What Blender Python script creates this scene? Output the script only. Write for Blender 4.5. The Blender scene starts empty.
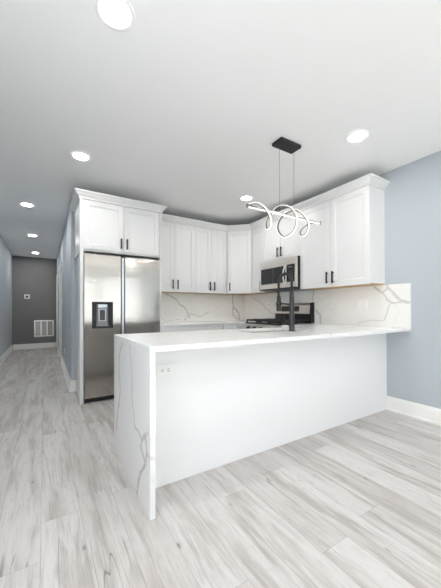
import bpy, bmesh, math, random
from math import sin, cos, pi, radians
from mathutils import Vector, Matrix

SC = bpy.context.scene
COL = SC.collection

# ------------------------------------------------------------------ camera
cam_d = bpy.data.cameras.new('camera')
cam = bpy.data.objects.new('camera', cam_d)
COL.objects.link(cam)
cam_d.sensor_fit = 'AUTO'
cam_d.sensor_width = 36.0
cam_d.lens = 284.2 / 588 * 36
cam_d.shift_y = 14.74 / 588
cam_d.clip_start = 0.02
YAW, PITCH, ROLL, CAMH = 0.5545, 0.0039, 0.0019, 1.1086
_R = Vector((cos(YAW), -sin(YAW), 0))
_F = Vector((sin(YAW) * cos(PITCH), cos(YAW) * cos(PITCH), sin(PITCH)))
_U = _R.cross(_F)
_r = _R * cos(ROLL) - _U * sin(ROLL)
_u = _R * sin(ROLL) + _U * cos(ROLL)
m = Matrix.Identity(4)
for i in range(3):
    m[i][0], m[i][1], m[i][2] = _r[i], _u[i], -_F[i]
m.translation = Vector((0, 0, CAMH))
cam.matrix_world = m
SC.camera = cam

# ------------------------------------------------------------------ world, daylight, exposure
world = bpy.data.worlds.new('world')
SC.world = world
world.use_nodes = True
_bg = world.node_tree.nodes['Background']
_bg.inputs['Color'].default_value = (0.86, 0.93, 1.0, 1)
_bg.inputs['Strength'].default_value = 0.8


REAR = -3.7


def window_light(name, x, y, z, w, h, power, tilt, spread=180, col=(0.97, 0.985, 1.0)):
    """daylight that comes in through one of the living-room windows (bright ground and sky outside)"""
    d = bpy.data.lights.new(name, 'AREA')
    d.shape = 'RECTANGLE'
    d.size, d.size_y = w, h
    d.energy = power
    d.color = col
    d.spread = radians(spread)
    o = bpy.data.objects.new(name, d)
    COL.objects.link(o)
    o.location = (x, y, z)
    o.rotation_euler = Vector((0, cos(radians(tilt)), sin(radians(tilt)))).to_track_quat('-Z', 'Y').to_euler()
    return o


for nm, x in (('window_daylight', 0.85), ('window_daylight.001', 2.43)):
    window_light(nm, x, REAR + 0.03, 1.46, 1.42, 1.6, 5.0, 0)

lo = window_light('window_daylight.002', -0.7705 + 0.03, 0.45, 1.46, 1.42, 1.6, 13, 0)  # fill lamp at the added left window, brightens the waterfall end
lo.rotation_euler = Vector((1, 0, 0)).to_track_quat('-Z', 'Y').to_euler()
# low sun through the windows: it falls on the living-room floor behind the camera and bounces up
sd = bpy.data.lights.new('sun', 'SUN')
sd.energy = 46.0
sd.angle = radians(0.6)
sd.color = (1.0, 0.97, 0.93)
sun = bpy.data.objects.new('sun', sd)
COL.objects.link(sun)
sun.location = (0, -8, 6)
sun.rotation_euler = Vector((-0.18, 1.0, -1.05)).to_track_quat('-Z', 'Y').to_euler()

SC.view_settings.view_transform = 'Standard'
SC.view_settings.look = 'None'
SC.view_settings.gamma = 1.0
SC.view_settings.use_curve_mapping = False
SC.view_settings.exposure = 0.76
SC.render.film_transparent = False
try:
    SC.cycles.max_bounces = 12
    SC.cycles.diffuse_bounces = 8
    SC.cycles.glossy_bounces = 6
    SC.cycles.caustics_reflective = False
    SC.cycles.caustics_refractive = False
    SC.cycles.sample_clamp_indirect = 30.0
    SC.cycles.use_denoising = True
    SC.cycles.denoiser = 'OPENIMAGEDENOISE'
    SC.cycles.denoising_input_passes = 'RGB_ALBEDO_NORMAL'
except Exception:
    pass
LENS_EMIT = 105.0
HALL_EMIT = 120.0      # recessed ceiling lights
PENDANT_EMIT = 0.6

# ------------------------------------------------------------------ places (metres, from the photograph)
XR, XL, XH = 3.243, -0.7705, 0.3132       # right wall, left wall, hall's right wall
YB, YH = 4.36, 9.83                       # kitchen back wall, hall end wall
CEIL = 2.639
PX0, PY0, PY1 = 0.4724, 1.4701, 2.3759    # peninsula counter
PYP = 1.7198                              # peninsula back panel
CT, TH = 0.914, 0.03
UPY, UPX = 4.057, 2.94                    # faces of the upper cabinets
UZ0, UZ1 = 1.385, 2.44
FY = 3.677                                # fridge door face
FX0, FX1 = 0.3940, 1.3245
RNG0, RNG1 = 2.700, 3.460                 # range along the right wall (Y)

# ------------------------------------------------------------------ materials
def mat(name, color, rough=0.5, metal=0.0, spec=0.5, bump=None, emit=None, var=None):
    m = bpy.data.materials.new(name)
    m.use_nodes = True
    nt = m.node_tree
    b = nt.nodes['Principled BSDF']
    b.inputs['Base Color'].default_value = (*color, 1)
    b.inputs['Roughness'].default_value = rough
    b.inputs['Metallic'].default_value = metal
    b.inputs['Specular IOR Level'].default_value = spec
    if emit:
        b.inputs['Emission Color'].default_value = (*emit[0], 1)
        b.inputs['Emission Strength'].default_value = emit[1]
    geo = None
    if bump or var:
        geo = nt.nodes.new('ShaderNodeNewGeometry')
    if var:        # slight patchy variation of the paint: (scale, amount)
        n = nt.nodes.new('ShaderNodeTexNoise')
        n.inputs['Scale'].default_value = var[0]
        nt.links.new(geo.outputs['Position'], n.inputs['Vector'])
        mx = nt.nodes.new('ShaderNodeMix')
        mx.data_type = 'RGBA'
        nt.links.new(n.outputs['Fac'], mx.inputs[0])
        mx.inputs[6].default_value = (*[c * (1 - var[1]) for c in color], 1)
        mx.inputs[7].default_value = (*[min(1, c * (1 + var[1])) for c in color], 1)
        nt.links.new(mx.outputs[2], b.inputs['Base Color'])
    if bump:       # (scale, strength, distance, stretch)
        n = nt.nodes.new('ShaderNodeTexNoise')
        n.inputs['Scale'].default_value = bump[0]
        n.inputs['Detail'].default_value = 3
        src = geo.outputs['Position']
        if len(bump) > 3:
            mp = nt.nodes.new('ShaderNodeMapping')
            mp.inputs['Scale'].default_value = bump[3]
            nt.links.new(src, mp.inputs['Vector'])
            src = mp.outputs['Vector']
        nt.links.new(src, n.inputs['Vector'])
        bp = nt.nodes.new('ShaderNodeBump')
        bp.inputs['Strength'].default_value = bump[1]
        bp.inputs['Distance'].default_value = bump[2]
        nt.links.new(n.outputs['Fac'], bp.inputs['Height'])
        nt.links.new(bp.outputs['Normal'], b.inputs['Normal'])
    return m


M = {}
M['ceiling'] = mat('ceiling_paint', (0.86, 0.86, 0.86), 0.9, bump=(180, 0.05, 0.002))
M['wall'] = mat('blue_grey_wall_paint', (0.475, 0.514, 0.553), 0.75, spec=0.3, bump=(220, 0.05, 0.002), var=(1.2, 0.012))
M['wall_dark'] = mat('dark_grey_wall_paint', (0.22, 0.215, 0.22), 0.8, spec=0.3, bump=(220, 0.05, 0.002))
M['trim'] = mat('white_trim_paint', (0.88, 0.87, 0.85), 0.4)
M['cab'] = mat('white_cabinet_paint', (0.745, 0.745, 0.742), 0.35, bump=(60, 0.02, 0.001))
M['panel'] = mat('white_panel_laminate', (0.87, 0.875, 0.885), 0.4)
M['birch'] = mat('bare_birch_plywood', (0.55, 0.38, 0.20), 0.6, bump=(40, 0.2, 0.001, (1, 12, 1)))
M['black'] = mat('matte_black_metal', (0.012, 0.012, 0.013), 0.5, 0.0)
M['faucet'] = mat('faucet_black_finish', (0.042, 0.042, 0.044), 0.36, 0.55)
M['blackplastic'] = mat('black_plastic', (0.012, 0.012, 0.013), 0.45)
M['blackglass'] = mat('black_glass', (0.012, 0.013, 0.015), 0.06)
M['iron'] = mat('cast_iron', (0.02, 0.02, 0.021), 0.6, bump=(300, 0.3, 0.001))
M['steel'] = mat('brushed_stainless_steel', (0.50, 0.472, 0.442), 0.13, 1.0, bump=(2.2, 0.12, 0.012, (0.5, 0.5, 2.6)))
M['steel2'] = mat('satin_stainless_steel', (0.74, 0.71, 0.67), 0.33, 1.0, bump=(40, 0.08, 0.001, (1, 1, 20)))
M['alu'] = mat('grey_aluminium', (0.62, 0.65, 0.69), 0.32, 0.85)
M['darkgrey'] = mat('dark_grey_plastic', (0.06, 0.062, 0.066), 0.4)
M['midgrey'] = mat('mid_grey_plastic', (0.30, 0.31, 0.33), 0.35, 0.4)
M['recessgrey'] = mat('recess_grey_plastic', (0.36, 0.36, 0.37), 0.4)
M['plastic'] = mat('white_plastic', (0.90, 0.90, 0.895), 0.35)
M['slot'] = mat('dark_slot', (0.05, 0.05, 0.05), 0.6)
M['canopy'] = mat('charcoal_metal', (0.035, 0.035, 0.037), 0.45, 0.5)
M['channel'] = mat('bronze_grey_channel', (0.22, 0.19, 0.175), 0.35, 0.8)
M['wire'] = mat('steel_wire', (0.14, 0.14, 0.14), 0.5, 0.6)
M['ventmirror'] = mat('grille_shaded_fins', (0.20, 0.195, 0.19), 0.5, 0.3)
M['louvre'] = mat('grey_louvre_metal', (0.30, 0.295, 0.29), 0.35, 0.5)
M['basin'] = mat('brown_grey_composite', (0.36, 0.325, 0.28), 0.45)
M['lens'] = mat('lamp_lens', (0.9, 0.9, 0.9), 0.5, emit=((1.0, 0.985, 0.96), LENS_EMIT))
M['lens_hall'] = mat('hall_lamp_lens', (0.9, 0.9, 0.9), 0.5, emit=((1.0, 0.985, 0.96), HALL_EMIT))
M['led'] = mat('led_diffuser', (0.55, 0.53, 0.51), 0.5, emit=((1.0, 0.93, 0.86), PENDANT_EMIT))
M['screen'] = mat('dim_display', (0.10, 0.11, 0.12), 0.3)
M['grout'] = mat('dark_joint', (0.35, 0.34, 0.33), 0.7)

# glass
g = bpy.data.materials.new('window_glass')
g.use_nodes = True
_n = g.node_tree.nodes
_n.remove(_n['Principled BSDF'])
_tr, _gl, _mx = _n.new('ShaderNodeBsdfTransparent'), _n.new('ShaderNodeBsdfGlossy'), _n.new('ShaderNodeMixShader')
_gl.inputs['Roughness'].default_value = 0.0
_mx.inputs[0].default_value = 0.05
_tr.inputs['Color'].default_value = (0.93, 0.95, 0.94, 1)
for _a, _b in ((_tr.outputs[0], _mx.inputs[1]), (_gl.outputs[0], _mx.inputs[2]), (_mx.outputs[0], _n['Material Output'].inputs['Surface'])):
    g.node_tree.links.new(_a, _b)
M['glass'] = g


class NT:
    """small wrapper to wire math nodes"""
    def __init__(s, nt): s.nt = nt
    def node(s, t, **kw):
        n = s.nt.nodes.new(t)
        for k, v in kw.items(): setattr(n, k, v)
        return n
    def put(s, sock, v):
        if isinstance(v, bpy.types.NodeSocket): s.nt.links.new(v, sock)
        else: sock.default_value = v
    def math(s, op, a, b=0.0, c=None, clamp=False):
        n = s.node('ShaderNodeMath', operation=op, use_clamp=clamp)
        s.put(n.inputs[0], a); s.put(n.inputs[1], b)
        if c is not None: s.put(n.inputs[2], c)
        return n.outputs[0]
    def vec(s, op, a, b=None, scale=None):
        n = s.node('ShaderNodeVectorMath', operation=op)
        s.put(n.inputs[0], a)
        if b is not None: s.put(n.inputs[1], b)
        if scale is not None: s.put(n.inputs['Scale'], scale)
        return n.outputs['Value'] if op in ('DOT_PRODUCT', 'LENGTH', 'DISTANCE') else n.outputs['Vector']
    def ramp(s, v, lo, hi, a=0.0, b=1.0):
        n = s.node('ShaderNodeMapRange', interpolation_type='SMOOTHSTEP')
        s.put(n.inputs[0], v)
        for i, x in ((1, lo), (2, hi), (3, a), (4, b)): n.inputs[i].default_value = x
        return n.outputs[0]
    def mix(s, f, a, b, blend='MIX'):
        n = s.node('ShaderNodeMix', data_type='RGBA', blend_type=blend)
        s.put(n.inputs[0], f)
        s.put(n.inputs[6], a if isinstance(a, bpy.types.NodeSocket) else (*a, 1))
        s.put(n.inputs[7], b if isinstance(b, bpy.types.NodeSocket) else (*b, 1))
        return n.outputs[2]
    def noise(s, v, scale, detail=2.0, rough=0.5, w=None):
        n = s.node('ShaderNodeTexNoise')
        s.put(n.inputs['Vector'], v)
        n.inputs['Scale'].default_value = scale
        n.inputs['Detail'].default_value = detail
        n.inputs['Roughness'].default_value = rough
        return n


def quartz(name, axes, veins, base=(0.85, 0.85, 0.848), loose=0.5, rough=0.16):
    """white quartz with grey-gold veins that follow given lines in the plane `axes`, plus a faint loose veining"""
    mt = bpy.data.materials.new(name)
    mt.use_nodes = True
    nt = mt.node_tree
    k = NT(nt)
    b = nt.nodes['Principled BSDF']
    geo = k.node('ShaderNodeNewGeometry')
    pos = geo.outputs['Position']
    wob = k.noise(pos, 9.0, 3.0)
    off = k.vec('SCALE', k.vec('SUBTRACT', wob.outputs['Color'], (0.5, 0.5, 0.5)), scale=0.05)
    p = k.vec('ADD', pos, off)
    # project onto the slab's plane
    mask = [0, 0, 0]
    for a in axes: mask[a] = 1
    p = k.vec('MULTIPLY', p, tuple(mask))
    total = None
    for pts, wd, strength in veins:
        dmin = None
        for (a0, a1), (c0, c1) in zip(pts[:-1], pts[1:]):
            A = [0, 0, 0]; D = [0, 0, 0]
            A[axes[0]], A[axes[1]] = a0, a1
            D[axes[0]], D[axes[1]] = c0 - a0, c1 - a1
            L2 = max(1e-6, D[0] ** 2 + D[1] ** 2 + D[2] ** 2)
            q = k.vec('SUBTRACT', p, tuple(A))
            t = k.math('DIVIDE', k.vec('DOT_PRODUCT', q, tuple(D)), L2, clamp=True)
            dd = k.vec('DISTANCE', q, k.vec('SCALE', tuple(D), scale=t))
            dmin = dd if dmin is None else k.math('MINIMUM', dmin, dd)
        f = k.ramp(dmin, wd * 0.35, wd, strength, 0.0)
        total = f if total is None else k.math('MAXIMUM', total, f)
    # faint loose veins: ridged noise
    big = k.noise(pos, 1.7, 4.0, 0.55)
    rid = k.math('ABSOLUTE', k.math('SUBTRACT', big.outputs['Fac'], 0.5))
    lv = k.ramp(rid, 0.0, 0.012, loose * 0.35, 0.0)
    gate = k.noise(pos, 2.3, 1.0)
    lv = k.math('MULTIPLY', lv, k.ramp(gate.outputs['Fac'], 0.45, 0.62))
    total = lv if total is None else k.math('MAXIMUM', total, lv)
    brk = k.noise(pos, 22.0, 2.0)
    total = k.math('MULTIPLY', total, k.ramp(brk.outputs['Fac'], 0.2, 0.6, 0.55, 1.0))
    cl = k.noise(pos, 3.0, 2.0)
    c = k.mix(k.ramp(cl.outputs['Fac'], 0.35, 0.7, 0, 0.5), base, tuple(x * 0.95 for x in base))
    c = k.mix(total, c, (0.40, 0.375, 0.345))
    nt.links.new(c, b.inputs['Base Color'])
    b.inputs['Roughness'].default_value = rough
    b.inputs['Specular IOR Level'].default_value = 0.4
    return mt


VA = [(2.083, 0.909), (2.199, 0.764), (2.164, 0.503), (2.224, 0.379), (2.288, 0.193)]
VB = [(1.9, 0.90), (1.828, 0.7), (1.829, 0.539), (1.769, 0.399), (1.616, 0.369)]
VC = [(1.616, 0.369), (1.548, 0.416), (1.515, 0.33), (1.548, 0.256), (1.653, 0.166), (1.73, 0.008)]
VC2 = [(1.616, 0.369), (1.638, 0.319), (1.548, 0.256)]
VC3 = [(1.548, 0.416), (1.50, 0.45)]
VC4 = [(1.515, 0.33), (1.465, 0.32)]
M['waterfall'] = quartz('quartz_waterfall', (1, 2), [(VA, 0.016, 0.7), (VB, 0.012, 0.65), (VC, 0.019, 0.7), (VC2, 0.020, 0.65),
                                                 (VC3, 0.012, 0.45), (VC4, 0.016, 0.35)], loose=0.4)
M['counter'] = quartz('quartz_counter', (0, 1), [([(1.02, 2.40), (1.25, 1.95), (1.36, 1.46)], 0.006, 0.35),
                                                 ([(1.95, 1.46), (2.2, 1.75), (2.9, 1.9), (3.25, 2.1)], 0.008, 0.4),
                                                 ([(0.60, 2.40), (0.75, 2.1), (1.25, 1.95)], 0.006, 0.3)], base=(0.85, 0.85, 0.85), loose=0.5)
S = [
    ([(1.67, 1.363), (1.755, 1.332), (1.842, 1.281), (1.908, 1.2), (2.012, 1.13), (2.081, 0.983)], 0.014, 0.7),
    ([(1.975, 0.943), (2.044, 1.004), (2.113, 1.045), (2.28, 0.992), (2.452, 1.064)], 0.012, 0.5),
    ([(2.956, 1.398), (2.972, 1.153), (3.096, 1.051), (3.107, 0.929)], 0.018, 0.7),
    ([(2.972, 1.153), (2.955, 1.015), (3.067, 0.939)], 0.018, 0.6),
    ([(1.40, 1.10), (1.56, 0.99), (1.648, 0.93), (1.908, 0.95)], 0.010, 0.4),
]
M['splash_back'] = quartz('quartz_backsplash_rear', (0, 2), S, base=(0.90, 0.893, 0.865), loose=0.3)
RV = [
    ([(1.704, 1.372), (1.689, 1.335), (1.563, 1.204), (1.49, 1.18)], 0.024, 0.5),
    ([(1.841, 1.361), (1.756, 1.301), (1.705, 1.208), (1.661, 1.177), (1.563, 1.189)], 0.014, 0.55),
    ([(1.683, 1.169), (1.705, 1.064), (1.735, 0.988)], 0.010, 0.5),
    ([(1.756, 1.301), (1.697, 1.351)], 0.016, 0.5),
    ([(2.05, 0.955), (1.907, 0.979), (1.735, 0.985)], 0.009, 0.35),
    ([(2.711, 1.388), (2.746, 1.266), (2.716, 1.213)], 0.014, 0.55),
    ([(2.69, 1.107), (2.61, 1.038), (2.602, 0.918)], 0.024, 0.5),
    ([(4.10, 1.33), (3.85, 1.22), (3.62, 1.06), (3.5, 1.02)], 0.013, 0.5),
]
M['splash_right'] = quartz('quartz_backsplash_side', (1, 2), RV, base=(0.90, 0.893, 0.865), loose=0.3)


def floor_material():
    mt = bpy.data.materials.new('pale_oak_vinyl_planks')
    mt.use_nodes = True
    nt = mt.node_tree
    k = NT(nt)
    b = nt.nodes['Principled BSDF']
    geo = k.node('ShaderNodeNewGeometry')
    sep = k.node('ShaderNodeSeparateXYZ')
    nt.links.new(geo.outputs['Position'], sep.inputs[0])
    x, y = sep.outputs[0], sep.outputs[1]
    W, L = 0.182, 1.22
    row_f = k.math('DIVIDE', k.math('ADD', x, 20.035), W)
    row = k.math('FLOOR', row_f)
    wn = k.node('ShaderNodeTexWhiteNoise', noise_dimensions='1D')
    nt.links.new(row, wn.inputs['W'])
    yy = k.math('ADD', k.math('DIVIDE', k.math('ADD', y, 20.0), L), wn.outputs['Value'])
    pl = k.math('FLOOR', yy)
    cmb = k.node('ShaderNodeCombineXYZ')
    nt.links.new(row, cmb.inputs[0]); nt.links.new(pl, cmb.inputs[1])
    pr = k.node('ShaderNodeTexWhiteNoise', noise_dimensions='3D')
    nt.links.new(cmb.outputs[0], pr.inputs['Vector'])
    pv, pc = pr.outputs['Value'], pr.outputs['Color']
    # joints
    fx = k.math('FRACT', row_f); fy = k.math('FRACT', yy)
    ex = k.math('MULTIPLY', k.math('MINIMUM', fx, k.math('SUBTRACT', 1.0, fx)), W)
    ey = k.math('MULTIPLY', k.math('MINIMUM', fy, k.math('SUBTRACT', 1.0, fy)), L)
    edge = k.math('MINIMUM', ex, ey)
    joint = k.ramp(edge, 0.0004, 0.0020, 1.0, 0.0)
    # grain coordinates, shifted per plank
    gv = k.node('ShaderNodeCombineXYZ')
    nt.links.new(x, gv.inputs[0]); nt.links.new(y, gv.inputs[1])
    off = k.vec('SCALE', pc, scale=37.0)
    gp = k.vec('ADD', gv.outputs[0], off)
    # meandering of the grain
    wv = k.noise(k.vec('MULTIPLY', gp, (3.0, 1.3, 1.0)), 1.0, 2.0)
    wob = k.vec('SCALE', k.vec('SUBTRACT', wv.outputs['Color'], (0.5, 0.5, 0.5)), scale=0.07)
    gq = k.vec('ADD', gp, wob)
    fine = k.noise(k.vec('MULTIPLY', gq, (120.0, 5.0, 1.0)), 1.0, 4.0, 0.7)
    mid = k.noise(k.vec('MULTIPLY', gq, (26.0, 1.6, 1.0)), 1.0, 4.0, 0.65)
    cloud = k.noise(k.vec('MULTIPLY', gq, (8.0, 1.1, 1.0)), 1.0, 4.0, 0.6)
    blot = k.noise(k.vec('MULTIPLY', gp, (16.0, 9.0, 1.0)), 1.0, 4.0, 0.7)
    # dark cracks, long and thin
    cr = k.noise(k.vec('MULTIPLY', gp, (13.0, 0.55, 1.0)), 1.0, 2.0, 0.4)
    crk = k.ramp(k.math('ABSOLUTE', k.math('SUBTRACT', cr.outputs['Fac'], 0.5)), 0.0, 0.008, 1.0, 0.0)
    gate = k.noise(k.vec('MULTIPLY', gp, (5.0, 2.0, 1.0)), 1.0, 1.0)
    crk = k.math('MULTIPLY', crk, k.ramp(gate.outputs['Fac'], 0.54, 0.62))
    # knots
    vor = k.node('ShaderNodeTexVoronoi', voronoi_dimensions='2D')
    nt.links.new(k.vec('MULTIPLY', gq, (3.0, 1.6, 1.0)), vor.inputs['Vector'])
    vor.inputs['Scale'].default_value = 1.0
    kn = k.ramp(vor.outputs['Distance'], 0.0, 0.05, 1.0, 0.0)
    kg = k.node('ShaderNodeSeparateColor')
    nt.links.new(vor.outputs['Color'], kg.inputs[0])
    kn = k.math('MULTIPLY', kn, k.ramp(kg.outputs[0], 0.66, 0.70))
    kn = k.math('MULTIPLY', kn, k.ramp(blot.outputs['Fac'], 0.30, 0.60))
    light, tan, dark = (0.625, 0.605, 0.590), (0.42, 0.388, 0.365), (0.22, 0.195, 0.18)
    c = k.mix(k.ramp(pv, 0.25, 1.0, 0.0, 0.42), light, tan)
    c = k.mix(k.ramp(cloud.outputs['Fac'], 0.46, 0.68, 0.0, 0.95), c, tan)
    c = k.mix(k.ramp(blot.outputs['Fac'], 0.50, 0.80, 0.0, 0.45), c, tan)
    c = k.mix(k.ramp(mid.outputs['Fac'], 0.50, 0.76, 0.0, 0.50), c, dark)
    c = k.mix(k.ramp(fine.outputs['Fac'], 0.48, 0.85, 0.0, 0.55), c, dark)
    c = k.mix(k.ramp(fine.outputs['Fac'], 0.48, 0.15, 0.0, 0.45), c, (0.70, 0.69, 0.675))
    c = k.mix(k.math('MULTIPLY', kn, 0.75), c, (0.16, 0.13, 0.11))
    c = k.mix(k.math('MULTIPLY', crk, 0.62), c, (0.13, 0.11, 0.10))
    c = k.mix(k.math('MULTIPLY', joint, 0.40), c, (0.16, 0.15, 0.14))
    nt.links.new(c, b.inputs['Base Color'])
    b.inputs['Roughness'].default_value = 0.5
    b.inputs['Specular IOR Level'].default_value = 0.22
    bp = k.node('ShaderNodeBump')
    bp.inputs['Strength'].default_value = 0.25
    bp.inputs['Distance'].default_value = 0.002
    nt.links.new(k.math('SUBTRACT', fine.outputs['Fac'], joint), bp.inputs['Height'])
    nt.links.new(bp.outputs['Normal'], b.inputs['Normal'])
    return mt


M['floor'] = floor_material()


# ------------------------------------------------------------------ mesh helpers
class MB:
    """collects shapes (world coordinates, after the matrix M) for ONE mesh object"""
    def __init__(s, mtx=None):
        s.v, s.f, s.M = [], [], (mtx or Matrix.Identity(4))
        s.smooth = []
    def add(s, vs, fs, smooth=False):
        n = len(s.v)
        s.v += [s.M @ Vector(p) for p in vs]
        s.f += [tuple(i + n for i in f) for f in fs]
        s.smooth += [smooth] * len(fs)
    def box(s, x0, x1, y0, y1, z0, z1, bev=0.0, seg=1):
        bm = bmesh.new()
        r = bmesh.ops.create_cube(bm, size=1)
        for v in bm.verts:
            v.co = Vector(((x0 + x1) / 2 + v.co.x * (x1 - x0), (y0 + y1) / 2 + v.co.y * (y1 - y0), (z0 + z1) / 2 + v.co.z * (z1 - z0)))
        if bev > 0:
            bmesh.ops.bevel(bm, geom=list(bm.edges), offset=bev, segments=seg, affect='EDGES', profile=0.5)
        s.from_bm(bm)
        return s
    def from_bm(s, bm, smooth=False):
        bm.verts.ensure_lookup_table(); bm.verts.index_update()
        s.add([v.co.copy() for v in bm.verts], [[v.index for v in f.verts] for f in bm.faces], smooth)
        bm.free()
    def cyl(s, p, q, r, r2=None, n=20, cap=True):
        p, q = Vector(p), Vector(q)
        r2 = r if r2 is None else r2
        d = (q - p).normalized()
        a = d.orthogonal().normalized(); b = d.cross(a)
        vs = [p + (a * cos(2 * pi * i / n) + b * sin(2 * pi * i / n)) * r for i in range(n)]
        vs += [q + (a * cos(2 * pi * i / n) + b * sin(2 * pi * i / n)) * r2 for i in range(n)]
        s.add(vs, [(i, (i + 1) % n, n + (i + 1) % n, n + i) for i in range(n)], True)
        if cap:
            s.add(vs, [tuple(reversed(range(n))), tuple(range(n, 2 * n))])
        return s
    def lathe(s, c, prof, n=32, axis='z'):
        c = Vector(c); vs = []; fs = []
        for (r, h) in prof:
            for i in range(n):
                t = 2 * pi * i / n
                vs.append(c + Vector((r * cos(t), r * sin(t), h)))
        for j in range(len(prof) - 1):
            for i in range(n):
                fs.append((j * n + i, j * n + (i + 1) % n, (j + 1) * n + (i + 1) % n, (j + 1) * n + i))
        s.add(vs, fs, True)
        return s
    def tube(s, pts, r, n=12, cap=True):
        pts = [Vector(p) for p in pts]
        rr = r if isinstance(r, (list, tuple)) else [r] * len(pts)
        prev = None; vs = []
        for i, p in enumerate(pts):
            d = (pts[min(i + 1, len(pts) - 1)] - pts[max(i - 1, 0)]).normalized()
            if prev is None: a = d.orthogonal().normalized()
            else: a = (prev - d * prev.dot(d)).normalized()
            prev = a; b = d.cross(a)
            vs += [p + (a * cos(2 * pi * j / n) + b * sin(2 * pi * j / n)) * rr[i] for j in range(n)]
        fs = [(i * n + j, i * n + (j + 1) % n, (i + 1) * n + (j + 1) % n, (i + 1) * n + j) for i in range(len(pts) - 1) for j in range(n)]
        s.add(vs, fs, True)
        if cap:
            m_ = len(pts) - 1
            s.add(vs, [tuple(reversed(range(n))), tuple(range(m_ * n, m_ * n + n))])
        return s
    def prism(s, poly, z0, z1):
        n = len(poly)
        vs = [(x, y, z0) for x, y in poly] + [(x, y, z1) for x, y in poly]
        s.add(vs, [tuple(reversed(range(n))), tuple(range(n, 2 * n))] + [(i, (i + 1) % n, n + (i + 1) % n, n + i) for i in range(n)])
        return s
    def ribbon(s, pts, normals, w, t0, t1):
        """strip of rectangular section: width w, from t0 to t1 along the given normals"""
        n = len(pts); vs = []
        for i in range(n):
            p = Vector(pts[i]); d = (Vector(pts[min(i + 1, n - 1)]) - Vector(pts[max(i - 1, 0)])).normalized()
            nn = Vector(normals[i]); nn = (nn - d * nn.dot(d)).normalized(); bb = d.cross(nn)
            vs += [p + nn * t0 - bb * w / 2, p + nn * t0 + bb * w / 2, p + nn * t1 + bb * w / 2, p + nn * t1 - bb * w / 2]
        fs = [(i * 4 + j, i * 4 + (j + 1) % 4, (i + 1) * 4 + (j + 1) % 4, (i + 1) * 4 + j) for i in range(n - 1) for j in range(4)]
        fs += [(3, 2, 1, 0), ((n - 1) * 4, (n - 1) * 4 + 1, (n - 1) * 4 + 2, (n - 1) * 4 + 3)]
        s.add(vs, fs)
        return s
    def plate_hole(s, x0, x1, z0, z1, hx0, hx1, hz0, hz1, y0, y1, depth=None):
        """plate in the XZ plane from y0 (front) to y1 (back) with a rectangular hole; depth: a blind pocket that deep"""
        o = [(x0, z0), (x1, z0), (x1, z1), (x0, z1)]
        h = [(hx0, hz0), (hx1, hz0), (hx1, hz1), (hx0, hz1)]
        yb = y1 if depth is None else y0 + depth
        vs = [(x, y0, z) for x, z in o] + [(x, y0, z) for x, z in h] + [(x, yb, z) for x, z in h] + [(x, y1, z) for x, z in o]
        fs = []
        for i in range(4):
            j = (i + 1) % 4
            fs += [(i, j, 4 + j, 4 + i), (4 + i, 4 + j, 8 + j, 8 + i), (j, i, 12 + i, 12 + j)]
            if depth is None: fs.append((8 + i, 8 + j, 12 + j, 12 + i))
        if depth is not None: fs += [(8, 9, 10, 11), (15, 14, 13, 12)]
        s.add(vs, fs)
        return s
    def build(s, name, material, parent=None, bevel=0.0, seg=2):
        me = bpy.data.meshes.new(name)
        inv = Matrix.Identity(4)
        if parent is not None:
            inv = root_matrix(parent).inverted()
        me.from_pydata([tuple(inv @ v) for v in s.v], [], s.f)
        me.update()
        bm = bmesh.new(); bm.from_mesh(me)
        # weld each smooth shape, keep shading flags by face order
        for fc, sm in zip(bm.faces, s.smooth): fc.smooth = sm
        bmesh.ops.remove_doubles(bm, verts=bm.verts, dist=1e-6)
        bmesh.ops.recalc_face_normals(bm, faces=bm.faces)
        bm.to_mesh(me); bm.free()
        for mm in (material if isinstance(material, (list, tuple)) else [material]): me.materials.append(mm)
        o = bpy.data.objects.new(name, me)
        COL.objects.link(o)
        if parent is not None: o.parent = parent
        if bevel > 0:
            md = o.modifiers.new('edge_round', 'BEVEL')
            md.width = bevel; md.segments = seg; md.limit_method = 'ANGLE'; md.angle_limit = radians(40)
        return o


def root_matrix(o):
    mtx = Matrix.Translation(o.location) @ o.rotation_euler.to_matrix().to_4x4()
    return root_matrix(o.parent) @ mtx if o.parent else mtx


def tag(o, label=None, cat=None, group=None, kind=None):
    if label: o['label'] = label
    if cat: o['category'] = cat
    if group: o['group'] = group
    if kind: o['kind'] = kind
    return o


def thing(name, label, cat, loc=(0, 0, 0), rz=0.0, group=None, kind=None):
    o = bpy.data.objects.new(name, None)
    o.empty_display_size = 0.1
    COL.objects.link(o)
    o.location = loc
    o.rotation_euler = (0, 0, rz)
    return tag(o, label, cat, group, kind)


def copy_tree(o, parent=None):
    c = o.copy()
    COL.objects.link(c)
    if parent is not None: c.parent = parent
    for ch in list(o.children): copy_tree(ch, c)
    return c


def struct(o, label, cat):
    return tag(o, label, cat, kind='structure')


def frame_of(x, y, z, rz):
    return Matrix.Translation((x, y, z)) @ Matrix.Rotation(rz, 4, 'Z')


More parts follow.
